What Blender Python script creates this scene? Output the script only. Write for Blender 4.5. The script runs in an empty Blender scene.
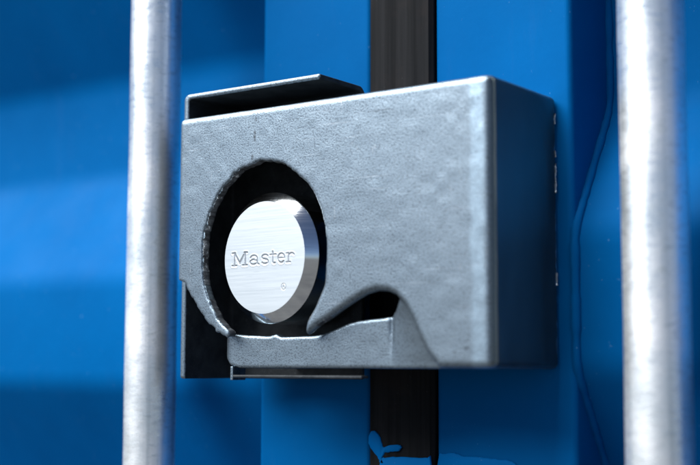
import bpy, bmesh, math, random
import numpy as np
from mathutils import Matrix, Vector

# ------------------------------------------------------------------ camera, sky, sun, exposure
scene = bpy.context.scene
YAW, PITCH, ROLL, FOC = math.radians(35.8), math.radians(5.9), math.radians(0.15), 1300.0 / 700.0
fwd = Vector((-math.sin(YAW) * math.cos(PITCH), math.cos(YAW) * math.cos(PITCH), math.sin(PITCH)))
rgt = Vector((math.cos(YAW), math.sin(YAW), 0))
upv = rgt.cross(fwd)
r2 = rgt * math.cos(ROLL) + upv * math.sin(ROLL)
u2 = -rgt * math.sin(ROLL) + upv * math.cos(ROLL)
cam_d = bpy.data.cameras.new('camera')
cam = bpy.data.objects.new('camera', cam_d)
scene.collection.objects.link(cam)
CAM = Vector((0.3337, -0.6649, 0.0009))
cam.matrix_world = Matrix(((r2.x, u2.x, -fwd.x, CAM.x), (r2.y, u2.y, -fwd.y, CAM.y),
                           (r2.z, u2.z, -fwd.z, CAM.z), (0, 0, 0, 1)))
cam_d.sensor_width = 36
cam_d.lens = 36 * FOC
cam_d.clip_start, cam_d.clip_end = 0.02, 100
cam_d.dof.use_dof = True
cam_d.dof.focus_distance = 0.780
cam_d.dof.aperture_fstop = 4.2
scene.camera = cam

SUN_EL, SUN_AZ = math.radians(50), math.radians(-141)          # azimuth from +Y towards +X
w = bpy.data.worlds.new('World')
scene.world = w
w.use_nodes = True
sky = w.node_tree.nodes.new('ShaderNodeTexSky')
sky.sky_type = 'NISHITA'
sky.sun_disc = False
sky.sun_elevation = SUN_EL
sky.sun_rotation = SUN_AZ
sky.dust_density = 0.6
sky.air_density = 0.45
bg = w.node_tree.nodes['Background']
w.node_tree.links.new(sky.outputs[0], bg.inputs[0])
bg.inputs[1].default_value = 0.05
sun_d = bpy.data.lights.new('sun', 'SUN')
sun_d.energy = 5.0
sun_d.angle = math.radians(58)
sun_d.color = (1.0, 0.985, 0.965)
sun = bpy.data.objects.new('sun', sun_d)
scene.collection.objects.link(sun)
sdir = Vector((math.sin(SUN_AZ) * math.cos(SUN_EL), math.cos(SUN_AZ) * math.cos(SUN_EL), math.sin(SUN_EL)))
sun.rotation_euler = sdir.to_track_quat('Z', 'Y').to_euler()
sun.location = (-1.5, -1.5, 2)
scene.view_settings.view_transform = 'Standard'
scene.view_settings.look = 'None'
scene.view_settings.gamma = 1
scene.view_settings.exposure = 1.2
scene.render.engine = 'CYCLES'

# ------------------------------------------------------------------ helpers
def thing(name, label, cat, loc=(0, 0, 0), group=None):
    o = bpy.data.objects.new(name, None)
    o.empty_display_size = 0.03
    scene.collection.objects.link(o)
    o.location = loc
    o['label'] = label
    o['category'] = cat
    o['kind'] = 'thing'
    if group:
        o['group'] = group
    return o

def link_mesh(name, verts, faces, m, parent=None, base=(0, 0, 0), smooth=True, label=None):
    """verts in world coordinates; base = world position of the thing's Empty"""
    me = bpy.data.meshes.new(name)
    v = np.asarray(verts, dtype=np.float64) - np.asarray(base)
    me.from_pydata(v.tolist(), [], [tuple(int(i) for i in q) for q in faces])
    me.update()
    if smooth:
        me.polygons.foreach_set('use_smooth', [True] * len(me.polygons))
    me.materials.append(m)
    o = bpy.data.objects.new(name, me)
    scene.collection.objects.link(o)
    o.parent = parent
    if label:
        o['label'] = label
    return o

def link_big(name, V, Q, m, parent, base, flip=False):
    """fast path for large quad meshes held in numpy arrays"""
    me = bpy.data.meshes.new(name)
    V = (V - np.asarray(base)).astype(np.float32)
    if flip:
        Q = Q[:, ::-1]
    me.vertices.add(len(V)); me.vertices.foreach_set('co', V.ravel())
    me.loops.add(Q.size); me.loops.foreach_set('vertex_index', np.ascontiguousarray(Q, dtype=np.int32).ravel())
    me.polygons.add(len(Q))
    me.polygons.foreach_set('loop_start', np.arange(0, Q.size, 4, dtype=np.int32))
    me.polygons.foreach_set('use_smooth', np.ones(len(Q), dtype=bool))
    me.update(calc_edges=True)
    me.validate()
    me.materials.append(m)
    o = bpy.data.objects.new(name, me)
    scene.collection.objects.link(o)
    o.parent = parent
    return o

def value_noise(x, y, z, scale, seed):
    """trilinear value noise in -1..1, numpy"""
    rs = np.random.RandomState(seed)
    lat = rs.rand(32, 32, 32).astype(np.float32) * 2 - 1
    x, y, z = np.broadcast_arrays(x * scale, y * scale, z * scale)
    xi, yi, zi = np.floor(x).astype(int), np.floor(y).astype(int), np.floor(z).astype(int)
    fx, fy, fz = x - xi, y - yi, z - zi
    fx, fy, fz = [t * t * (3 - 2 * t) for t in (fx, fy, fz)]
    out = 0
    for a in (0, 1):
        for b in (0, 1):
            for c in (0, 1):
                wgt = (fx if a else 1 - fx) * (fy if b else 1 - fy) * (fz if c else 1 - fz)
                out = out + wgt * lat[(xi + a) % 32, (yi + b) % 32, (zi + c) % 32]
    return out

def poly_sdf(px, pz, poly):
    """signed distance to a closed polygon (negative inside) on a 2-D grid"""
    P = np.asarray(poly, float)
    d = np.full(px.shape, 1e9)
    ins = np.zeros(px.shape, bool)
    for i in range(len(P)):
        a, b = P[i], P[(i + 1) % len(P)]
        ex, ez = b - a
        wx, wz = px - a[0], pz - a[1]
        t = np.clip((wx * ex + wz * ez) / (ex * ex + ez * ez + 1e-18), 0, 1)
        d = np.minimum(d, (wx - t * ex) ** 2 + (wz - t * ez) ** 2)
        if abs(ez) > 1e-12:
            c = ((a[1] > pz) != (b[1] > pz)) & (px < (pz - a[1]) / ez * ex + a[0])
            ins ^= c
    d = np.sqrt(d)
    return np.where(ins, -d, d)

def rmax(a, b, r):
    """intersection with a rounded edge of radius r"""
    return np.minimum(-r, np.maximum(a, b)) + np.sqrt(np.maximum(r + a, 0) ** 2 + np.maximum(r + b, 0) ** 2)

def surface_nets(S, org, h):
    ins = S < 0
    nx, ny, nz = S.shape
    cnt = np.zeros((nx - 1, ny - 1, nz - 1), np.int8)
    for a in (0, 1):
        for b in (0, 1):
            for c in (0, 1):
                cnt += ins[a:nx - 1 + a, b:ny - 1 + b, c:nz - 1 + c]
    I = np.argwhere((cnt > 0) & (cnt < 8))
    idx = np.full(cnt.shape, -1, np.int64)
    idx[I[:, 0], I[:, 1], I[:, 2]] = np.arange(len(I))
    acc = np.zeros((len(I), 3)); num = np.zeros(len(I))
    cor = [(a, b, c) for a in (0, 1) for b in (0, 1) for c in (0, 1)]
    for p in cor:
        for ax in range(3):
            if p[ax]:
                continue
            q = list(p); q[ax] = 1
            s0 = S[I[:, 0] + p[0], I[:, 1] + p[1], I[:, 2] + p[2]]
            s1 = S[I[:, 0] + q[0], I[:, 1] + q[1], I[:, 2] + q[2]]
            m = (s0 < 0) != (s1 < 0)
            t = np.where(m, s0 / np.where(m, s0 - s1, 1), 0)
            pos = np.tile(np.array(p, float), (len(I), 1))
            pos[:, ax] += t
            acc[m] += pos[m]; num[m] += 1
    V = (I + acc / num[:, None]) * h + np.asarray(org)
    quads = []
    for ax in range(3):
        o1, o2 = [(1, 2), (2, 0), (0, 1)][ax]
        sl0 = [slice(None)] * 3; sl1 = [slice(None)] * 3
        sl0[ax] = slice(0, -1); sl1[ax] = slice(1, None)
        A, B = ins[tuple(sl0)], ins[tuple(sl1)]
        E = np.argwhere(A != B)
        E = E[(E[:, o1] > 0) & (E[:, o2] > 0) & (E[:, o1] < S.shape[o1] - 1) & (E[:, o2] < S.shape[o2] - 1)]
        sgn = A[E[:, 0], E[:, 1], E[:, 2]]
        def cell(d1, d2):
            c = E.copy(); c[:, o1] += d1; c[:, o2] += d2
            return idx[c[:, 0], c[:, 1], c[:, 2]]
        q = np.stack([cell(-1, -1), cell(0, -1), cell(0, 0), cell(-1, 0)], 1)
        quads.append(np.where(sgn[:, None], q, q[:, ::-1]))
    return V, np.concatenate(quads)

def box_verts(x0, x1, y0, y1, z0, z1):
    return ([(x0, y0, z0), (x1, y0, z0), (x1, y1, z0), (x0, y1, z0), (x0, y0, z1), (x1, y0, z1), (x1, y1, z1), (x0, y1, z1)],
            [(0, 3, 2, 1), (4, 5, 6, 7), (0, 1, 5, 4), (1, 2, 6, 5), (2, 3, 7, 6), (3, 0, 4, 7)])

def profile_extrude(pts, z0, z1, n=1):
    """closed XY outline extruded in Z (n segments)"""
    k = len(pts)
    V = []
    for i in range(n + 1):
        z = z0 + (z1 - z0) * i / n
        V += [(p[0], p[1], z) for p in pts]
    F = [(i * k + j, i * k + (j + 1) % k, (i + 1) * k + (j + 1) % k, (i + 1) * k + j) for i in range(n) for j in range(k)]
    F += [tuple(range(k))[::-1], tuple(range(n * k, (n + 1) * k))]
    return V, F

def round_rect(x0, x1, y0, y1, r, n=5):
    pts = []
    for cx, cy, a0 in ((x0 + r, y0 + r, 180), (x1 - r, y0 + r, 270), (x1 - r, y1 - r, 0), (x0 + r, y1 - r, 90)):
        for i in range(n + 1):
            a = math.radians(a0 + 90 * i / n)
            pts.append((cx + r * math.cos(a), cy + r * math.sin(a)))
    return pts

def sweep(path, r, sides=8, jit=0.0, seed=1):
    """tube along a polyline in the YZ plane direction, world coordinates"""
    rnd = random.Random(seed)
    V, F = [], []
    P = [Vector(p) for p in path]
    for i, p in enumerate(P):
        t = (P[min(i + 1, len(P) - 1)] - P[max(i - 1, 0)]).normalized()
        a = Vector((1, 0, 0)); b = t.cross(a).normalized()
        rr = r * (1 + jit * rnd.uniform(-1, 1))
        for k in range(sides):
            an = 2 * math.pi * k / sides
            V.append(tuple(p + (a * math.cos(an) + b * math.sin(an)) * rr))
    for i in range(len(P) - 1):
        for k in range(sides):
            F.append((i * sides + k, i * sides + (k + 1) % sides, (i + 1) * sides + (k + 1) % sides, (i + 1) * sides + k))
    F.append(tuple(range(sides))); F.append(tuple(range(len(V) - sides, len(V)))[::-1])
    return V, F

# ------------------------------------------------------------------ materials
class Mat:
    def __init__(self, name):
        self.m = bpy.data.materials.new(name)
        self.m.use_nodes = True
        self.nt = self.m.node_tree
        self.b = self.nt.nodes['Principled BSDF']
        self.co = self.node('ShaderNodeTexCoord').outputs['Object']
    def node(self, t, **kw):
        n = self.nt.nodes.new(t)
        for k, v in kw.items():
            setattr(n, k, v)
        return n
    def ln(self, a, b):
        self.nt.links.new(a, b)
    def setp(self, **kw):
        for k, v in kw.items():
            self.b.inputs[k.replace('_', ' ')].default_value = v
    def mapped(self, scale=(1, 1, 1), rot=(0, 0, 0), loc=(0, 0, 0)):
        n = self.node('ShaderNodeMapping')
        self.ln(self.co, n.inputs[0])
        n.inputs['Location'].default_value = loc
        n.inputs['Rotation'].default_value = rot
        n.inputs['Scale'].default_value = scale
        return n.outputs[0]
    def noise(self, scale, detail=3, rough=0.55, vec=None, dist=0):
        n = self.node('ShaderNodeTexNoise')
        n.inputs['Scale'].default_value = scale
        n.inputs['Detail'].default_value = detail
        n.inputs['Roughness'].default_value = rough
        n.inputs['Distortion'].default_value = dist
        self.ln(vec or self.co, n.inputs['Vector'])
        return n.outputs['Fac']
    def ramp(self, fac, stops):
        n = self.node('ShaderNodeValToRGB')
        e = n.color_ramp.elements
        while len(e) < len(stops):
            e.new(0.5)
        for el, (p, c) in zip(e, stops):
            el.position = p
            el.color = c if len(c) == 4 else (*c, 1)
        self.ln(fac, n.inputs[0])
        return n.outputs[0]
    def gray(self, fac, lo, hi, a=0.0, b=1.0):
        n = self.node('ShaderNodeMapRange')
        n.inputs[1].default_value = lo; n.inputs[2].default_value = hi
        n.inputs[3].default_value = a; n.inputs[4].default_value = b
        self.ln(fac, n.inputs[0])
        return n.outputs[0]
    def mix(self, fac, a, b, mode='MIX'):
        n = self.node('ShaderNodeMix', data_type='RGBA', blend_type=mode)
        for sock, v in ((n.inputs[0], fac), (n.inputs[6], a), (n.inputs[7], b)):
            if isinstance(v, (int, float)):
                sock.default_value = v
            elif isinstance(v, tuple):
                sock.default_value = (*v, 1) if len(v) == 3 else v
            else:
                self.ln(v, sock)
        return n.outputs[2]
    def math(self, op, a, b=0.0):
        n = self.node('ShaderNodeMath', operation=op)
        for s, v in zip(n.inputs, (a, b)):
            if isinstance(v, (int, float)):
                s.default_value = v
            else:
                self.ln(v, s)
        return n.outputs[0]
    def bump(self, h, strength, dist, prev=None):
        n = self.node('ShaderNodeBump')
        n.inputs['Strength'].default_value = strength
        n.inputs['Distance'].default_value = dist
        self.ln(h, n.inputs['Height'])
        if prev is not None:
            self.ln(prev, n.inputs['Normal'])
        return n.outputs[0]
    def xyz(self):
        n = self.node('ShaderNodeSeparateXYZ')
        self.ln(self.co, n.inputs[0])
        return n.outputs

def mat_blue(name='blue_paint', tint=1.0):
    M = Mat(name)
    big = M.noise(9, 4, 0.6)
    base = M.mix(M.gray(big, 0.3, 0.7), (0.000, 0.069 * tint, 0.220 * tint), (0.000, 0.085 * tint, 0.262 * tint))
    dirt = M.noise(1, 6, 0.65, M.mapped((60, 60, 9)))
    base = M.mix(M.gray(dirt, 0.58, 0.8, 0, 0.35), base, (0.010, 0.085, 0.25))
    sp = M.noise(420, 2, 0.5)
    base = M.mix(M.gray(sp, 0.73, 0.78, 0, 0.35), base, (0.16, 0.33, 0.52))
    M.ln(base, M.b.inputs['Base Color'])
    M.ln(M.gray(M.noise(30, 4), 0.3, 0.7, 0.45, 0.6), M.b.inputs['Roughness'])
    M.setp(Specular_IOR_Level=0.015)
    n1 = M.bump(M.noise(260, 2), 0.06, 0.001)
    M.ln(M.bump(M.noise(14, 2), 0.15, 0.003, n1), M.b.inputs['Normal'])
    return M.m

def mat_grey(name, cover=False):
    """rough silver-grey hammer-finish paint over a sand-cast box: fine dark pits, scratches"""
    M = Mat(name)
    grain = M.noise(900, 2, 0.6)
    fine = M.noise(1700, 2, 0.5)
    pits = M.math('ADD', M.math('MULTIPLY', grain, 0.6), M.math('MULTIPLY', fine, 0.4))
    cloud = M.noise(20, 4, 0.6)
    base = M.mix(M.gray(cloud, 0.35, 0.65), (0.178, 0.232, 0.278), (0.190, 0.245, 0.292))
    base = M.mix(M.gray(pits, 0.40, 0.50, 0.66, 0.0), base, (0.030, 0.040, 0.054))
    scr = M.noise(1, 3, 0.6, M.mapped((500, 60, 55), (0, 0.5, 0)))
    base = M.mix(M.gray(scr, 0.70, 0.78, 0, 0.5), base, (0.55, 0.58, 0.60))
    blot = M.noise(110, 3, 0.6)
    base = M.mix(M.gray(blot, 0.73, 0.78, 0, 0.5), base, (0.06, 0.075, 0.095))
    rough = M.gray(pits, 0.35, 0.6, 0.48, 0.34)
    hgt = pits
    if cover:
        x, y, z = M.xyz()
        # a few rust-dark runs and knocks with their own places on the casting
        for (kx, kz, sx, sz, a) in ((-0.1225, 0.1385, 0.0013, 0.0042, 0.75), (-0.1238, 0.1255, 0.0012, 0.0026, 0.8), (-0.1215, 0.1485, 0.0011, 0.0020, 0.5),
                                    (0.0235, 0.0110, 0.0022, 0.0013, 0.6), (0.0165, 0.0085, 0.0014, 0.0009, 0.5), (-0.0330, 0.1435, 0.0100, 0.0007, 0.45), (0.0285, 0.1420, 0.0012, 0.0030, 0.7)):
            ux = M.math('DIVIDE', M.math('SUBTRACT', x, kx), sx); uz = M.math('DIVIDE', M.math('SUBTRACT', z, kz), sz)
            rr = M.math('ADD', M.math('ADD', M.math('MULTIPLY', ux, ux), M.math('MULTIPLY', uz, uz)), M.gray(M.noise(700, 3, 0.7), 0.3, 0.7, -0.6, 0.9))
            base = M.mix(M.gray(rr, 1.0, 0.35, 0, a), base, (0.045, 0.052, 0.060))
        fs = M.noise(1, 2, 0.5, M.mapped((22, 22, 900), (0, 0.16, 0)))
        base = M.mix(M.gray(fs, 0.69, 0.74, 0, 0.28), base, (0.40, 0.45, 0.50))
        # rubbed strip beside the front corner, chipped down to pale primer
        wx = M.math('ADD', x, M.gray(M.noise(60, 3), 0.3, 0.7, -0.0012, 0.0012))
        band = M.math('MULTIPLY', M.gray(wx, 0.0255, 0.0285), M.gray(wx, 0.0365, 0.0335))
        base = M.mix(M.math('MULTIPLY', band, M.gray(M.noise(320, 4, 0.7), 0.35, 0.65, 0.25, 0.60)), base, (0.30, 0.41, 0.50))
        chip = M.noise(170, 4, 0.7, M.mapped((1, 1, 0.45)))
        near = M.gray(x, 0.015, 0.036)
        base = M.mix(M.math('MULTIPLY', near, M.gray(chip, 0.69, 0.72)), base, (0.05, 0.075, 0.10))
        # side plate: smoother, its shaded look painted as a darker base; front: rough casting
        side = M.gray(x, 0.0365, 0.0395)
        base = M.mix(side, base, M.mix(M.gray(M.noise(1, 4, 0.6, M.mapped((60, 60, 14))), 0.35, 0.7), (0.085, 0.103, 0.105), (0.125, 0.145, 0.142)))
        # bare rubbed dashes along its rear edge
        dash = M.noise(1, 3, 0.6, M.mapped((250, 250, 110)))
        rear = M.math('MULTIPLY', M.math('MULTIPLY', side, M.gray(y, -0.0042, -0.0030)), M.gray(dash, 0.53, 0.60))
        base = M.mix(rear, base, (0.80, 0.84, 0.86))
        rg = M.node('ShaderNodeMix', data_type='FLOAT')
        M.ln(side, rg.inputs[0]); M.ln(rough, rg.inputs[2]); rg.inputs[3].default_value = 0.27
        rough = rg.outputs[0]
        hgt = M.math('MULTIPLY', pits, M.math('SUBTRACT', 1.0, M.math('MULTIPLY', side, 0.8)))
    M.ln(base, M.b.inputs['Base Color'])
    M.ln(rough, M.b.inputs['Roughness'])
    M.setp(Metallic=0.9)
    n1 = M.bump(hgt, 0.36, 0.0005)
    M.ln(n1, M.b.inputs['Normal'])
    return M.m

def mat_galv():
    M = Mat('galvanised_steel')
    c = M.noise(26, 5, 0.65)
    base = M.mix(M.gray(c, 0.35, 0.65), (0.80, 0.86, 0.88), (0.94, 0.96, 0.97))
    vs = M.noise(1, 4, 0.6, M.mapped((210, 210, 4)))
    base = M.mix(M.gray(vs, 0.50, 0.70, 0, 0.5), base, (0.42, 0.50, 0.54))
    # short slanting rub marks left in the zinc
    st = M.noise(1, 5, 0.8, M.mapped((120, 120, 330), (0.9, 0.5, 0.3)))
    base = M.mix(M.gray(st, 0.53, 0.64, 0, 0.5), base, (0.28, 0.36, 0.40))
    M.ln(base, M.b.inputs['Base Color'])
    M.ln(M.gray(M.math('ADD', M.math('MULTIPLY', st, 0.6), M.math('MULTIPLY', c, 0.4)), 0.38, 0.62, 0.26, 0.50), M.b.inputs['Roughness'])
    M.setp(Metallic=0.88)
    n1 = M.bump(st, 0.25, 0.0005)
    M.ln(M.bump(vs, 0.10, 0.0008, n1), M.b.inputs['Normal'])
    return M.m

def mat_cut():
    """flame-cut edge: dark oxide with drag lines and bright torn spots"""
    M = Mat('flame_cut_edge')
    dr = M.noise(1, 4, 0.65, M.mapped((420, 60, 420)))
    base = M.mix(M.gray(dr, 0.35, 0.7), (0.030, 0.034, 0.040), (0.16, 0.18, 0.20))
    sp = M.noise(240, 3, 0.6)
    base = M.mix(M.gray(sp, 0.62, 0.70, 0, 0.8), base, (0.55, 0.60, 0.63))
    M.ln(base, M.b.inputs['Base Color'])
    M.setp(Metallic=0.6, Roughness=0.45)
    M.ln(M.bump(dr, 0.6, 0.0008), M.b.inputs['Normal'])
    return M.m

def mat_steel(name, dark=False, bright=False, rough=(0.22, 0.34), brush=True):
    M = Mat(name)
    br = M.noise(1, 3, 0.7, M.mapped((25, 25, 1500), (0, 0.06, 0)))
    a, b = ((0.28, 0.31, 0.34), (0.34, 0.37, 0.40)) if dark else ((0.50, 0.55, 0.58), (0.53, 0.58, 0.61))
    if bright:
        a, b = (0.70, 0.75, 0.78), (0.78, 0.82, 0.85)
    base = M.mix(M.gray(br, 0.35, 0.65), a, b)
    sc = M.noise(1, 2, 0.5, M.mapped((60, 60, 900), (0, 0.25, 0)))
    base = M.mix(M.gray(sc, 0.66, 0.74, 0, 0.25), base, (0.30, 0.34, 0.37))
    M.ln(base, M.b.inputs['Base Color'])
    M.setp(Metallic=1.0)
    M.ln(M.gray(br, 0.3, 0.7, *rough), M.b.inputs['Roughness'])
    if brush:
        M.ln(M.bump(br, 0.06, 0.0002), M.b.inputs['Normal'])
    return M.m

def mat_rubber():
    M = Mat('black_rubber')
    st = M.noise(1, 4, 0.6, M.mapped((260, 260, 7)))
    base = M.mix(M.gray(st, 0.35, 0.68), (0.006, 0.007, 0.008), (0.012, 0.013, 0.015))
    br = M.noise(28, 5, 0.65)
    base = M.mix(M.gray(br, 0.52, 0.72, 0, 0.5), base, (0.018, 0.015, 0.015))
    sp = M.noise(500, 2)
    base = M.mix(M.gray(sp, 0.72, 0.78, 0, 0.25), base, (0.06, 0.065, 0.07))
    M.ln(base, M.b.inputs['Base Color'])
    M.setp(Roughness=0.75, Specular_IOR_Level=0.06)
    M.ln(M.bump(st, 0.25, 0.0008), M.b.inputs['Normal'])
    return M.m

BLUE = mat_blue()
SMEAR = mat_blue('faded_blue_paint', 1.35)
GREY = mat_grey('silver_grey_hammer_paint')
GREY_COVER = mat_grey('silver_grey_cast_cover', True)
GALV = mat_galv()
STEEL = mat_steel('brushed_steel', rough=(0.44, 0.50))
POLISHED = mat_steel('polished_steel_edge', bright=True, rough=(0.08, 0.16), brush=False)
STAMP = mat_steel('stamped_steel', dark=True, rough=(0.4, 0.5))
RUBBER = mat_rubber()
CUT = mat_cut()
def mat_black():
    M = Mat('black_sheet')
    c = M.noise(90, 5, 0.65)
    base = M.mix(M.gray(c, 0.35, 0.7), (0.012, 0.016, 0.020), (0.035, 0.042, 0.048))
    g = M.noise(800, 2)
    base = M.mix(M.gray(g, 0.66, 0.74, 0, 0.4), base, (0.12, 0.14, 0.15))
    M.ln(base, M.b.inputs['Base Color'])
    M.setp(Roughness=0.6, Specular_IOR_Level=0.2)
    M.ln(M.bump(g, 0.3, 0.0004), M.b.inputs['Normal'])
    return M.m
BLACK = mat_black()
WELD = mat_steel('weld_steel', dark=True, rough=(0.3, 0.5), brush=False)

# ------------------------------------------------------------------ ground of the yard, well below the picture
def mat_ground():
    M = Mat('asphalt')
    M.ln(M.mix(M.gray(M.noise(3, 5), 0.3, 0.7), (0.050, 0.050, 0.052), (0.085, 0.084, 0.082)), M.b.inputs['Base Color'])
    M.setp(Roughness=0.9, Specular_IOR_Level=0.2)
    return M.m
gr = link_mesh('ground', [(-40, -40, -1.16), (40, -40, -1.16), (40, 40, -1.16), (-40, 40, -1.16)], [(0, 1, 2, 3)], mat_ground(), smooth=False)
gr['kind'] = 'structure'

# ------------------------------------------------------------------ container doors
Z0, Z1 = -1.10, 1.10
DEP = 0.050
def corr_profile(zs):
    """zs = (outer flat bottom, outer flat top, inner flat bottom, inner flat top); repeated with its period"""
    a, b, c, d = zs
    per = (d - a) + (c - b)
    pts = []
    for k in range(-6, 7):
        o = k * per
        pts += [(0.001, a + o), (0.001, b + o), (0.001 + DEP, c + o), (0.001 + DEP, d + o)]
    # cut to the door height
    out = []
    ys = [p[0] for p in pts]; zz = [p[1] for p in pts]
    out.append((float(np.interp(Z0, zz, ys)), Z0))
    out += [p for p in pts if Z0 < p[1] < Z1]
    out.append((float(np.interp(Z1, zz, ys)), Z1))
    # round every bend with a short arc
    res = [out[0]]
    for i in range(1, len(out) - 1):
        p0, p1, p2 = [Vector(q) for q in out[i - 1:i + 2]]
        ra = min(0.010, (p0 - p1).length * .45, (p2 - p1).length * .45)
        A = p1 + (p0 - p1).normalized() * ra
        B = p1 + (p2 - p1).normalized() * ra
        for t in (0, .25, .5, .75, 1):
            q = A * (1 - t) ** 2 + p1 * 2 * t * (1 - t) + B * t * t
            res.append((q.x, q.y))
    res.append(out[-1])
    return res

def make_door(name, label, zs, xs_panel, xs_stile, base):
    t = thing(name, label, 'container door', base, 'pair of blue container doors')
    pr = corr_profile(zs)
    n = len(pr)
    V = [(xs_panel[0], y, z) for y, z in pr] + [(xs_panel[1], y, z) for y, z in pr]
    V += [(xs_panel[0], y + 0.002, z) for y, z in pr] + [(xs_panel[1], y + 0.002, z) for y, z in pr]
    F = [(i, i + 1, n + i + 1, n + i)[::-1] for i in range(n - 1)] + [(2 * n + i, 2 * n + i + 1, 3 * n + i + 1, 3 * n + i) for i in range(n - 1)]
    link_mesh('corrugated_panel', V, F, BLUE, t, base)
    st = link_mesh('door_stile', *profile_extrude(round_rect(xs_stile[0], xs_stile[1], 0.0, 0.062, 0.0035), Z0, Z1), BLUE, t, base, smooth=False)
    return t, pr, st

XRS = 0.0095
ldoor, lprof, lstile = make_door('container_door', 'blue corrugated steel door left of the black rubber seal',
                 (-0.012, 0.066, 0.148, 0.224), (-1.0, -0.2100), (-0.2190, -0.1300), (-0.60, 0.0, Z0))
rdoor, rprof, rstile = make_door('container_door', 'blue steel door right of the black rubber seal, with weld bead down its frame edge',
                 (0.000, 0.078, 0.156, 0.232), (XRS - 0.004, 0.85), (-0.0820, XRS), (0.40, 0.0, Z0))
# weld bead along the joint of panel and stile on the right-hand door
rb = (0.40, 0.0, Z0)
bead_pts = []
for i in range(len(rprof) - 1):
    a, b = Vector(rprof[i]), Vector(rprof[i + 1])
    k = max(1, int((b - a).length / 0.004))
    for j in range(k):
        q = a.lerp(b, j / k)
        bead_pts.append((XRS + 0.0005, q.x - 0.0005, q.y))
link_mesh('weld_bead', *sweep(bead_pts, 0.0028, 8, 0.16, 4), BLUE, rdoor, rb)

# rubber seal: proud strip with two shallow lips
GX0, GX1 = -0.1305, -0.0822
gp = []
for i in range(25):
    u = i / 24
    y = -0.0030 - 0.0016 * math.exp(-((u - .30) / .13) ** 2) - 0.0016 * math.exp(-((u - .68) / .13) ** 2)
    if i in (0, 24):
        y = 0.0
    gp.append((GX0 + 0.0006 + (GX1 - GX0 - 0.0012) * u, y))
gp += [(GX1 - 0.0006, 0.030), (GX0 + 0.0006, 0.030)]
gasket = link_mesh('rubber_seal', *profile_extrude(gp, Z0, Z1), RUBBER, rdoor, rb, smooth=False,
                   label='black rubber seal between the two doors')

def paint_patch(name, pts, y, h, parent, base, m):
    """thin raised patch of paint with a rounded rim; pts = (x, z) outline"""
    P = [Vector(p) for p in pts]
    n = len(P); sm = []
    for i in range(n):
        p0, p1, p2, p3 = P[i - 1], P[i], P[(i + 1) % n], P[(i + 2) % n]
        for t in (0, .25, .5, .75):
            sm.append(0.5 * ((2 * p1) + (p2 - p0) * t + (2 * p0 - 5 * p1 + 4 * p2 - p3) * t * t + (3 * p1 - p0 - 3 * p2 + p3) * t ** 3))
    jr = random.Random(len(pts) * 7)
    for p in sm:
        p.x += jr.uniform(-1, 1) * 0.00028; p.y += jr.uniform(-1, 1) * 0.00028
    bm = bmesh.new()
    f = bm.faces.new([bm.verts.new((p.x - base[0], y - base[1], p.y - base[2])) for p in sm])
    f.normal_update()
    if f.normal.y > 0:
        f.normal_flip()
    ex = bmesh.ops.extrude_face_region(bm, geom=[f])
    top = [g for g in ex['geom'] if isinstance(g, bmesh.types.BMFace)]
    bmesh.ops.translate(bm, verts=[g for g in ex['geom'] if isinstance(g, bmesh.types.BMVert)], vec=(0, -h, 0))
    bmesh.ops.inset_region(bm, faces=top, thickness=0.0005, depth=h * 0.4)
    me = bpy.data.meshes.new(name); bm.to_mesh(me); bm.free()
    me.polygons.foreach_set('use_smooth', [True] * len(me.polygons))
    me.materials.append(m)
    o = bpy.data.objects.new(name, me); scene.collection.objects.link(o); o.parent = parent
    return o

B1 = [(-0.1267, -0.0388), (-0.1237, -0.0381), (-0.1200, -0.0410), (-0.1178, -0.0457), (-0.1170, -0.0475), (-0.1126, -0.0462), (-0.1068, -0.0456), (-0.1039, -0.0470), (-0.1061, -0.0495),
      (-0.1119, -0.0503), (-0.1159, -0.0511), (-0.1178, -0.0542), (-0.1163, -0.0571), (-0.1192, -0.0572), (-0.1215, -0.0531), (-0.1259, -0.0491), (-0.1282, -0.0443)]
B2 = [(-0.1192, -0.0560), (-0.1141, -0.0537), (-0.1054, -0.0530), (-0.0946, -0.0529), (-0.0854, -0.0524), (-0.0832, -0.0530), (-0.0832, -0.0712), (-0.1000, -0.0780), (-0.1192, -0.0734)]
B3 = [(-0.0800, -0.0517), (-0.0754, -0.0502), (-0.0692, -0.0494), (-0.0623, -0.0509), (-0.0536, -0.0511), (-0.0443, -0.0515), (-0.0357, -0.0520), (-0.0293, -0.0534), (-0.0261, -0.0600), (-0.0500, -0.0680), (-0.0800, -0.0716)]
paint_patch('paint_smear', B1, -0.0038, 0.0010, gasket, rb, SMEAR)
paint_patch('paint_smear', B2, -0.0038, 0.0010, gasket, rb, SMEAR)
paint_patch('paint_smear', B3, 0.0, 0.0008, rstile, rb, SMEAR)

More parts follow.
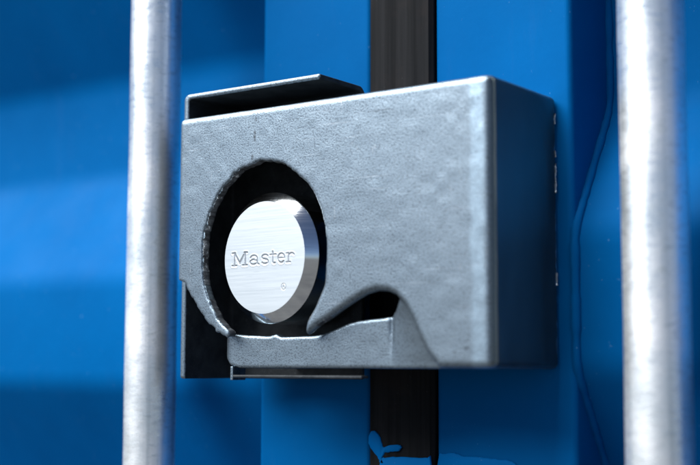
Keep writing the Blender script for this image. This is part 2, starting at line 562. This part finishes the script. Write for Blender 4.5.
# ------------------------------------------------------------------ locking bars
def make_bar(label, x, base_z=Z0, seed=0):
    b = (x, -0.035, base_z)
    t = thing('locking_bar', label, 'locking bar', b, 'galvanised locking bars on the doors')
    V, F = [], []
    N, K, r = 48, 90, 0.0172
    for i in range(K + 1):
        z = Z0 + (Z1 - Z0) * i / K
        for k in range(N):
            a = 2 * math.pi * k / N
            rr = r + 0.00012 * math.sin(3 * a + z * 31 + seed) + 0.0001 * math.sin(z * 57 + seed * 2)
            V.append((x + rr * math.cos(a), -0.035 + rr * math.sin(a), z))
    F = [(i * N + k, i * N + (k + 1) % N, (i + 1) * N + (k + 1) % N, (i + 1) * N + k) for i in range(K) for k in range(N)]
    F += [tuple(range(N))[::-1], tuple(range(K * N, (K + 1) * N))]
    link_mesh('rod', V, F, GALV, t, b)
    # keeper brackets far above and below the lock, out of the picture, hold the rod to the door
    for z in (Z0 + 0.12, Z1 - 0.12):
        v, f = profile_extrude([(x - 0.024, 0.001), (x - 0.024, -0.040), (x - 0.016, -0.056), (x + 0.016, -0.056), (x + 0.024, -0.040), (x + 0.024, 0.001),
                                (x + 0.019, 0.001), (x + 0.019, -0.039), (x + 0.013, -0.0525), (x - 0.013, -0.0525), (x - 0.019, -0.039), (x - 0.019, 0.001)], z - 0.025, z + 0.025)
        link_mesh('keeper_bracket', v, f, BLUE, t, b, smooth=False)
    return t
make_bar('upright galvanised steel locking bar left of the grey lock box', -0.2845, seed=1)
make_bar('upright galvanised steel locking bar right of the grey lock box', 0.0727, seed=5)

# ------------------------------------------------------------------ lock box cover (front half)
XL, YF, YB, H = -0.2240, -0.0750, -0.0006, 0.1552
TH = 0.0070
FRONT = [(-0.2400, 0.0553), (-0.2261, 0.0549), (-0.2175, 0.0523), (-0.2113, 0.0428), (-0.2020, 0.0311), (-0.1919, 0.0224), (-0.1828, 0.0175), (-0.1799, 0.0202), (-0.1816, 0.0227), (-0.1880, 0.0275),
         (-0.1946, 0.0355), (-0.1996, 0.0448), (-0.2022, 0.0546), (-0.2032, 0.0644), (-0.2030, 0.0743), (-0.2012, 0.0852), (-0.1973, 0.0954), (-0.1917, 0.1043), (-0.1846, 0.1123), (-0.1751, 0.1188),
         (-0.1642, 0.1224), (-0.1518, 0.1228), (-0.1412, 0.1197), (-0.1314, 0.1144), (-0.1232, 0.1079), (-0.1170, 0.0998), (-0.1126, 0.0914), (-0.1097, 0.0814), (-0.1082, 0.0710), (-0.1085, 0.0613),
         (-0.1113, 0.0472), (-0.1178, 0.0348), (-0.1233, 0.0270), (-0.1247, 0.0213), (-0.1229, 0.0187), (-0.1133, 0.0248), (-0.1069, 0.0278), (-0.0979, 0.0329), (-0.0891, 0.0375), (-0.0814, 0.0410),
         (-0.0739, 0.0426), (-0.0673, 0.0421), (-0.0618, 0.0400), (-0.0557, 0.0341), (-0.0516, 0.0273), (-0.0465, 0.0170), (-0.0416, 0.0085), (-0.0389, 0.0052), (-0.0364, 0.0030), (-0.0330, -0.0200),
         (0.0200, -0.0200), (0.0200, 0.1800), (-0.2400, 0.1800)]
LIP_Z = [0.0, 0.0041, 0.0085, 0.0170, 0.0273, 0.0341, 0.06]
LIP_X = [-0.0350, -0.0377, -0.0416, -0.0465, -0.0516, -0.0557, -0.060]
LIP_XC, LIP_X0 = -0.0695, -0.1950
LIP = [(-0.1895, 0.0206), (-0.1943, 0.0170), (-0.1954, 0.0122), (-0.1925, 0.0061), (-0.1868, 0.0016), (-0.1804, 0.0), (-0.0330, 0.0), (-0.0340, 0.0041), (-0.0380, 0.0085), (-0.0430, 0.0170),
       (-0.0480, 0.0273), (-0.0500, 0.0550), (-0.0560, 0.0500), (-0.0610, 0.0390), (-0.0655, 0.0315), (-0.0705, 0.0283), (-0.0800, 0.0276), (-0.0920, 0.0268), (-0.0990, 0.0255), (-0.1080, 0.0225), (-0.1170, 0.0195), (-0.1240, 0.0186), (-0.1482, 0.0183), (-0.1520, 0.0201), (-0.1566, 0.0188), (-0.1736, 0.0195)]
h = 0.0009
gx = np.arange(XL - 0.008, 0.008, h)
gy = np.arange(YF - 0.005, YB + 0.005, h)
gz = np.arange(-0.007, H + 0.007, h)
X, Y, Z = gx[:, None, None], gy[None, :, None], gz[None, None, :]
wob = 0.00004 * value_noise(X, Y, Z, 28, 3) + 0.00008 * value_noise(X, Y, Z, 160, 5)
outer = rmax(X + 0 * Y + 0 * Z, YF - Y + 0 * X + 0 * Z, 0.0055)
outer = rmax(outer, Z - H + 0 * outer, 0.0035)
outer = rmax(outer, -Z + 0 * outer, 0.0038)
outer = rmax(outer, XL - X + 0 * outer, 0.0030)
outer = rmax(outer, Y - YB + 0 * outer, 0.0025)
G2x, G2z = np.meshgrid(gx, gz, indexing='ij')
front2 = poly_sdf(G2x, G2z, FRONT)
# torch-cut raggedness on the hole, none on the smooth cast arch
hole_zone = np.clip((-0.120 - G2x) / 0.01, 0, 1) * np.clip((0.138 - G2z) / 0.01, 0, 1) * np.clip((G2x + 0.2185) / 0.006, 0, 1)
rag = (0.0008 * value_noise(G2x, 0 * G2x, G2z, 110, 11) + 0.0005 * value_noise(G2x, 0 * G2x, G2z, 380, 12) + 0.0004 * value_noise(G2x, 0 * G2x, G2z, 700, 13)) * hole_zone
front3 = (front2 + rag)[:, None, :] + 0.0005 * hole_zone[:, None, :] * value_noise(X, Y * 0.6, Z, 330, 14)
slab = np.maximum(outer, Y - (YF + TH))
karr = (0.0008 + 0.0030 * np.clip((G2x + 0.132) / 0.008, 0, 1) * np.clip((0.06 - G2z) / 0.01, 0, 1))[:, None, :]
plate = rmax(slab, front3, karr)
# walls behind the front plate (top, right, bottom)
cavw = np.maximum(X + 0.006 + 0 * Y, np.maximum(Z - (H - 0.0055), 0.0045 - Z))
walls = np.maximum(np.maximum(outer, -cavw), (YF + TH * 0.6) - Y)
low_cut = np.maximum(np.maximum(X - (-0.040), Z - 0.060), (YF + 0.0125) - Y * 0 - Y)
left_low = np.maximum(X - (-0.170), Z - 0.060)                    # no bottom wall left of the lip
walls = np.maximum(walls, -np.maximum(X + 0.040, np.maximum(Z - 0.060, Y - (YF + 0.0125))))
walls = np.maximum(walls, -left_low)
# recessed lower lip
zc = gz[None, None, :]
# lip panel set back from the front plate; its right end folds forward to the arch's foot, with a crease at the fold
xe = np.interp(gz, LIP_Z, LIP_X)[None, None, :]
ft = np.clip((xe - X) / np.maximum(xe - LIP_XC, 0.004), 0, 1)
rec = 0.0018 + 0.0068 * ft + 0 * Y + 0.0012 * np.exp(-((X - LIP_XC) / 0.0016) ** 2) * np.clip((Z - 0.006) / 0.016, 0, 1)
lx0 = LIP_X0
R = 0.010
dx = np.clip(lx0 + R - X, 0, R * 0.995)
rec = rec + (R - np.sqrt(R * R - dx * dx))
lip2 = poly_sdf(G2x, G2z, LIP)[:, None, :]
lip_r = 0.0008
lip = rmax(rmax((YF + rec) - Y, lip2 + 0 * Y, lip_r), Y - (YF + rec + 0.0075), 0.001)
S = np.minimum(np.minimum(plate, walls), lip) + wob
V, Q = surface_nets(S.astype(np.float32), (gx[0], gy[0], gz[0]), h)
cb = (-0.04, -0.0006, 0.0)
cover = thing('lock_box_cover', 'grey textured steel lock box front with ragged round hole and arched notch', 'lock box', cb)
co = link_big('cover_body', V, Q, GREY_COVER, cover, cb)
# the flame-cut wall of the hole is bare oxidised steel
co.data.materials.append(CUT)
cen = V[Q].mean(1)
hd = np.abs(poly_sdf(cen[:, 0], cen[:, 2], FRONT))
jit = 0.0005 * value_noise(cen[:, 0], cen[:, 1], cen[:, 2], 300, 31)
hole_f = (hd < 0.0021) & (cen[:, 0] < -0.106) & (cen[:, 0] > -0.2060) & (cen[:, 2] > 0.0195) & (cen[:, 2] < 0.126) & (cen[:, 1] > YF + 0.0010 + jit) & (cen[:, 1] < YF + TH + 0.0005)
hole_f &= ~((cen[:, 0] < -0.198) & (cen[:, 2] < 0.05)) & ~((cen[:, 0] > -0.128) & (cen[:, 2] < 0.024))
co.data.polygons.foreach_set('material_index', hole_f.astype(np.int32))

wr = random.Random(5)
zz = 0.006
while zz < 0.148:
    ln = wr.uniform(0.003, 0.011)
    if wr.random() < (0.25 if zz < 0.08 else 0.7):
        k = max(3, int(ln / 0.001))
        pth = [(0.0001 + wr.uniform(-1, 1) * 0.0002, -0.0024 + wr.uniform(-1, 1) * 0.0003, zz + ln * i / k) for i in range(k + 1)]
        v_, f_ = sweep(pth, wr.uniform(0.0004, 0.0008), 7, 0.4, int(zz * 1e5))
        link_mesh('weld_bead', v_, f_, WELD, cover, cb)
    zz += ln + wr.uniform(0.0, 0.004)

# ------------------------------------------------------------------ lock box back shell
h = 0.0008
SX0, SX1, SY0, SY1, SZ0, SZ1 = -0.2275, -0.1195, YF + TH + 0.0006, -0.0205, -0.0066, 0.1724
gx = np.arange(SX0 - 0.004, -0.080, h); gy = np.arange(SY0 - 0.004, 0.004, h); gz = np.arange(SZ0 - 0.004, SZ1 + 0.004, h)
X, Y, Z = gx[:, None, None], gy[None, :, None], gz[None, None, :]
z3 = 0 * X + 0 * Y + 0 * Z
T = 0.0034
prof = rmax(rmax(Z - SZ1 + z3, Y - SY1 + z3, 0.006), SX0 - X + z3, 0.0045)
prof = rmax(prof, SZ0 - Z + z3, 0.001)
prof = rmax(prof, SY0 - Y + z3, 0.0006)
inner = rmax(rmax(Z - (SZ1 - T) + z3, Y - (SY1 - T) + z3, 0.003), (SX0 + T + 0.0006) - X + z3, 0.002)
inner = np.maximum(inner, -1 + z3)
shell = rmax(np.maximum(prof, -inner), X - SX1 + z3, 0.0006)
S = shell
V, Q = surface_nets(S.astype(np.float32), (gx[0], gy[0], gz[0]), h)
sb = (-0.175, -0.0205, SZ0)
back = thing('lock_box_shell', 'bent black steel shell with pale front edges, its flange rising above the lock box front', 'lock box shell', sb)
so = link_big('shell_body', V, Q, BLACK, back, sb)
# the shell is near-black except its front-edge faces, set to pale grey
so.data.materials.append(GREY)
cen = V[Q].mean(1)
jit = 0.0004 * value_noise(cen[:, 0], cen[:, 1], cen[:, 2], 260, 41)
so.data.polygons.foreach_set('material_index', (cen[:, 1] < SY0 + 0.0009 + jit).astype(np.int32))

def bev_box(name, x0, x1, y0, y1, z0, z1, m, parent, base, r=0.0006):
    bm = bmesh.new()
    v, f = box_verts(x0 - base[0], x1 - base[0], y0 - base[1], y1 - base[1], z0 - base[2], z1 - base[2])
    vs = [bm.verts.new(p) for p in v]
    for q in f:
        bm.faces.new([vs[i] for i in q])
    bmesh.ops.bevel(bm, geom=bm.edges[:], offset=r, segments=2, affect='EDGES', profile=0.6)
    me = bpy.data.meshes.new(name); bm.to_mesh(me); bm.free()
    me.materials.append(m)
    o = bpy.data.objects.new(name, me); scene.collection.objects.link(o); o.parent = parent
    return o
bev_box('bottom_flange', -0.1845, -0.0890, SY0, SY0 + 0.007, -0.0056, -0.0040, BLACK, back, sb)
bev_box('flange_tab', -0.1860, -0.1840, SY0, SY0 + 0.012, -0.0072, 0.0010, GREY, back, sb, 0.0004)
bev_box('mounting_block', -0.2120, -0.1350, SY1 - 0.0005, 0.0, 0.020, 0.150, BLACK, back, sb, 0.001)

# ------------------------------------------------------------------ puck padlock
PC = Vector((-0.1557, -0.0735, 0.0652))
PR = Matrix.Rotation(math.radians(-5.5), 3, 'Z') @ Matrix.Rotation(math.radians(0.0), 3, 'X')
RF, RB, BD, PD = 0.0333, 0.0392, 0.0058, 0.046
pb = (PC.x, PC.y + 0.02, PC.z - RB)
lock = thing('padlock', 'round brushed steel puck padlock sitting in the ragged hole', 'padlock', pb)
# front face: fine disc whose surface carries the stamped word as real relief
def arc(cx, cy, rx, ry, a0, a1, n=14):
    return [(cx + rx * math.cos(math.radians(a0 + (a1 - a0) * i / n)), cy + ry * math.sin(math.radians(a0 + (a1 - a0) * i / n))) for i in range(n + 1)]
GL = {   # strokes in (0..1 of the letter's width, height in x-heights)
 'M': [[(.14, 0), (.14, 1.42)], [(.86, 0), (.86, 1.42)], [(.14, 1.42), (.5, .25)], [(.5, .25), (.86, 1.42)], [(0, 0), (.30, 0)], [(.70, 0), (1, 0)], [(0, 1.42), (.2, 1.42)], [(.8, 1.42), (1, 1.42)]],
 'a': [arc(.42, .66, .36, .34, 160, 0) + [(.78, .12), (.98, 0)], arc(.40, .27, .36, .27, 80, 400, 20)],
 's': [arc(.5, .76, .38, .24, 25, 270) + arc(.5, .25, .40, .25, 90, -155)],
 't': [[(.42, 1.3), (.42, .22)] + arc(.66, .22, .24, .22, 180, 300), [(.05, .96), (.92, .96)]],
 'e': [[(.12, .52), (.90, .52)], arc(.5, .5, .40, .5, 5, 320, 22)],
 'r': [[(.24, 0), (.24, .98)], [(.02, .98), (.24, .98)], [(.02, 0), (.52, 0)], arc(.66, .52, .42, .44, 165, 40)],
}
XH = 0.0053
spots = [('M', -0.0268, 0.0128), ('a', -0.0117, 0.0078), ('s', -0.0022, 0.0064), ('t', 0.0050, 0.0056), ('e', 0.0112, 0.0064), ('r', 0.0186, 0.0062)]
segs = []
for ch, x0, wd in spots:
    for st in GL[ch]:
        for p, q in zip(st[:-1], st[1:]):
            hw = 0.00064 if ch == 'M' else 0.00050
            if abs(p[1] - q[1]) < 1e-6:
                hw *= 0.75
            segs.append((x0 + p[0] * wd, -0.0040 + p[1] * XH, x0 + q[0] * wd, -0.0040 + q[1] * XH, hw))
rm = [arc(0.0165, -0.0180, 0.0018, 0.0018, 0, 360, 16), [(0.0160, -0.0188), (0.0160, -0.0172), (0.0168, -0.0172), (0.0170, -0.0177), (0.0160, -0.0180)], [(0.0164, -0.0180), (0.0171, -0.0188)]]
segs2 = [(p[0], p[1], q[0], q[1], 0.00022) for st in rm for p, q in zip(st[:-1], st[1:])]
n = 340
s_ = np.linspace(-1, 1, n + 1)
A, B = np.meshgrid(s_, s_, indexing='ij')
rr = np.where(np.abs(A) > np.abs(B), A, B)
th = np.where(np.abs(A) > np.abs(B), (math.pi / 4) * B / np.where(A == 0, 1, A), math.pi / 2 - (math.pi / 4) * A / np.where(B == 0, 1, B))
LX, LZ = RF * rr * np.cos(th), RF * rr * np.sin(th)
def stroke_field(sg):
    d = np.full(LX.shape, 1.0)
    for x0, z0, x1, z1, hw in sg:
        ex, ez = x1 - x0, z1 - z0
        t = np.clip(((LX - x0) * ex + (LZ - z0) * ez) / (ex * ex + ez * ez + 1e-15), 0, 1)
        d = np.minimum(d, np.hypot(LX - x0 - t * ex, LZ - z0 - t * ez) - hw)
    return d
d1, d2 = stroke_field(segs), stroke_field(segs2)
ss = lambda t: t * t * (3 - 2 * t)
dep = 0.00017 * ss(np.clip(0.5 - d1 / 0.0006, 0, 1)) - 0.00004 * np.exp(-((d1 - 0.0006) / 0.00035) ** 2) + 0.00010 * ss(np.clip(0.5 - d2 / 0.0003, 0, 1))
PRn = np.array(PR)
loc = np.stack([LX, dep, LZ], -1).reshape(-1, 3) @ PRn.T + np.array(PC)
I, J = np.meshgrid(np.arange(n), np.arange(n), indexing='ij')
vid = lambda i, j: (i * (n + 1) + j)
quads = np.stack([vid(I, J), vid(I + 1, J), vid(I + 1, J + 1), vid(I, J + 1)], -1).reshape(-1, 4)
inl = ((d1 < 0.0001) | (d2 < 0))
inq = inl.reshape(-1)[quads].sum(1) >= 3
def sub_mesh(name, mask, m):
    q = quads[mask]
    u, inv = np.unique(q, return_inverse=True)
    q = inv.reshape(-1, 4)
    v = loc[u]
    nrm = np.cross(v[q[0, 1]] - v[q[0, 0]], v[q[0, 2]] - v[q[0, 0]])
    return link_big(name, v, q, m, lock, pb, flip=nrm[1] > 0)
sub_mesh('face', ~inq, STEEL)
lt = sub_mesh('lettering', inq, STAMP)
lt['label'] = 'stamped word Master and small registered mark'

# body: lathe round local -Y axis
ring = [(RF - 0.0002, 0.0), (RF, 0.00006), (RF + 0.0004, 0.0005), (RB - 0.0006, BD - 0.0007), (RB - 0.0001, BD), (RB, BD + 0.0008), (RB, PD - 0.002), (RB - 0.002, PD), (0.0001, PD)]
N = 128
V, F = [], []
for (r, y) in ring:
    for k in range(N):
        a = 2 * math.pi * k / N
        p = PR @ Vector((r * math.cos(a), y, r * math.sin(a))) + PC
        V.append(tuple(p))
for i in range(len(ring) - 1):
    for k in range(N):
        F.append((i * N + k, i * N + (k + 1) % N, (i + 1) * N + (k + 1) % N, (i + 1) * N + k)[::-1])
bo = link_mesh('body', V, F, POLISHED, lock, pb)
md = bo.modifiers.new('edges', 'EDGE_SPLIT'); md.split_angle = math.radians(25)
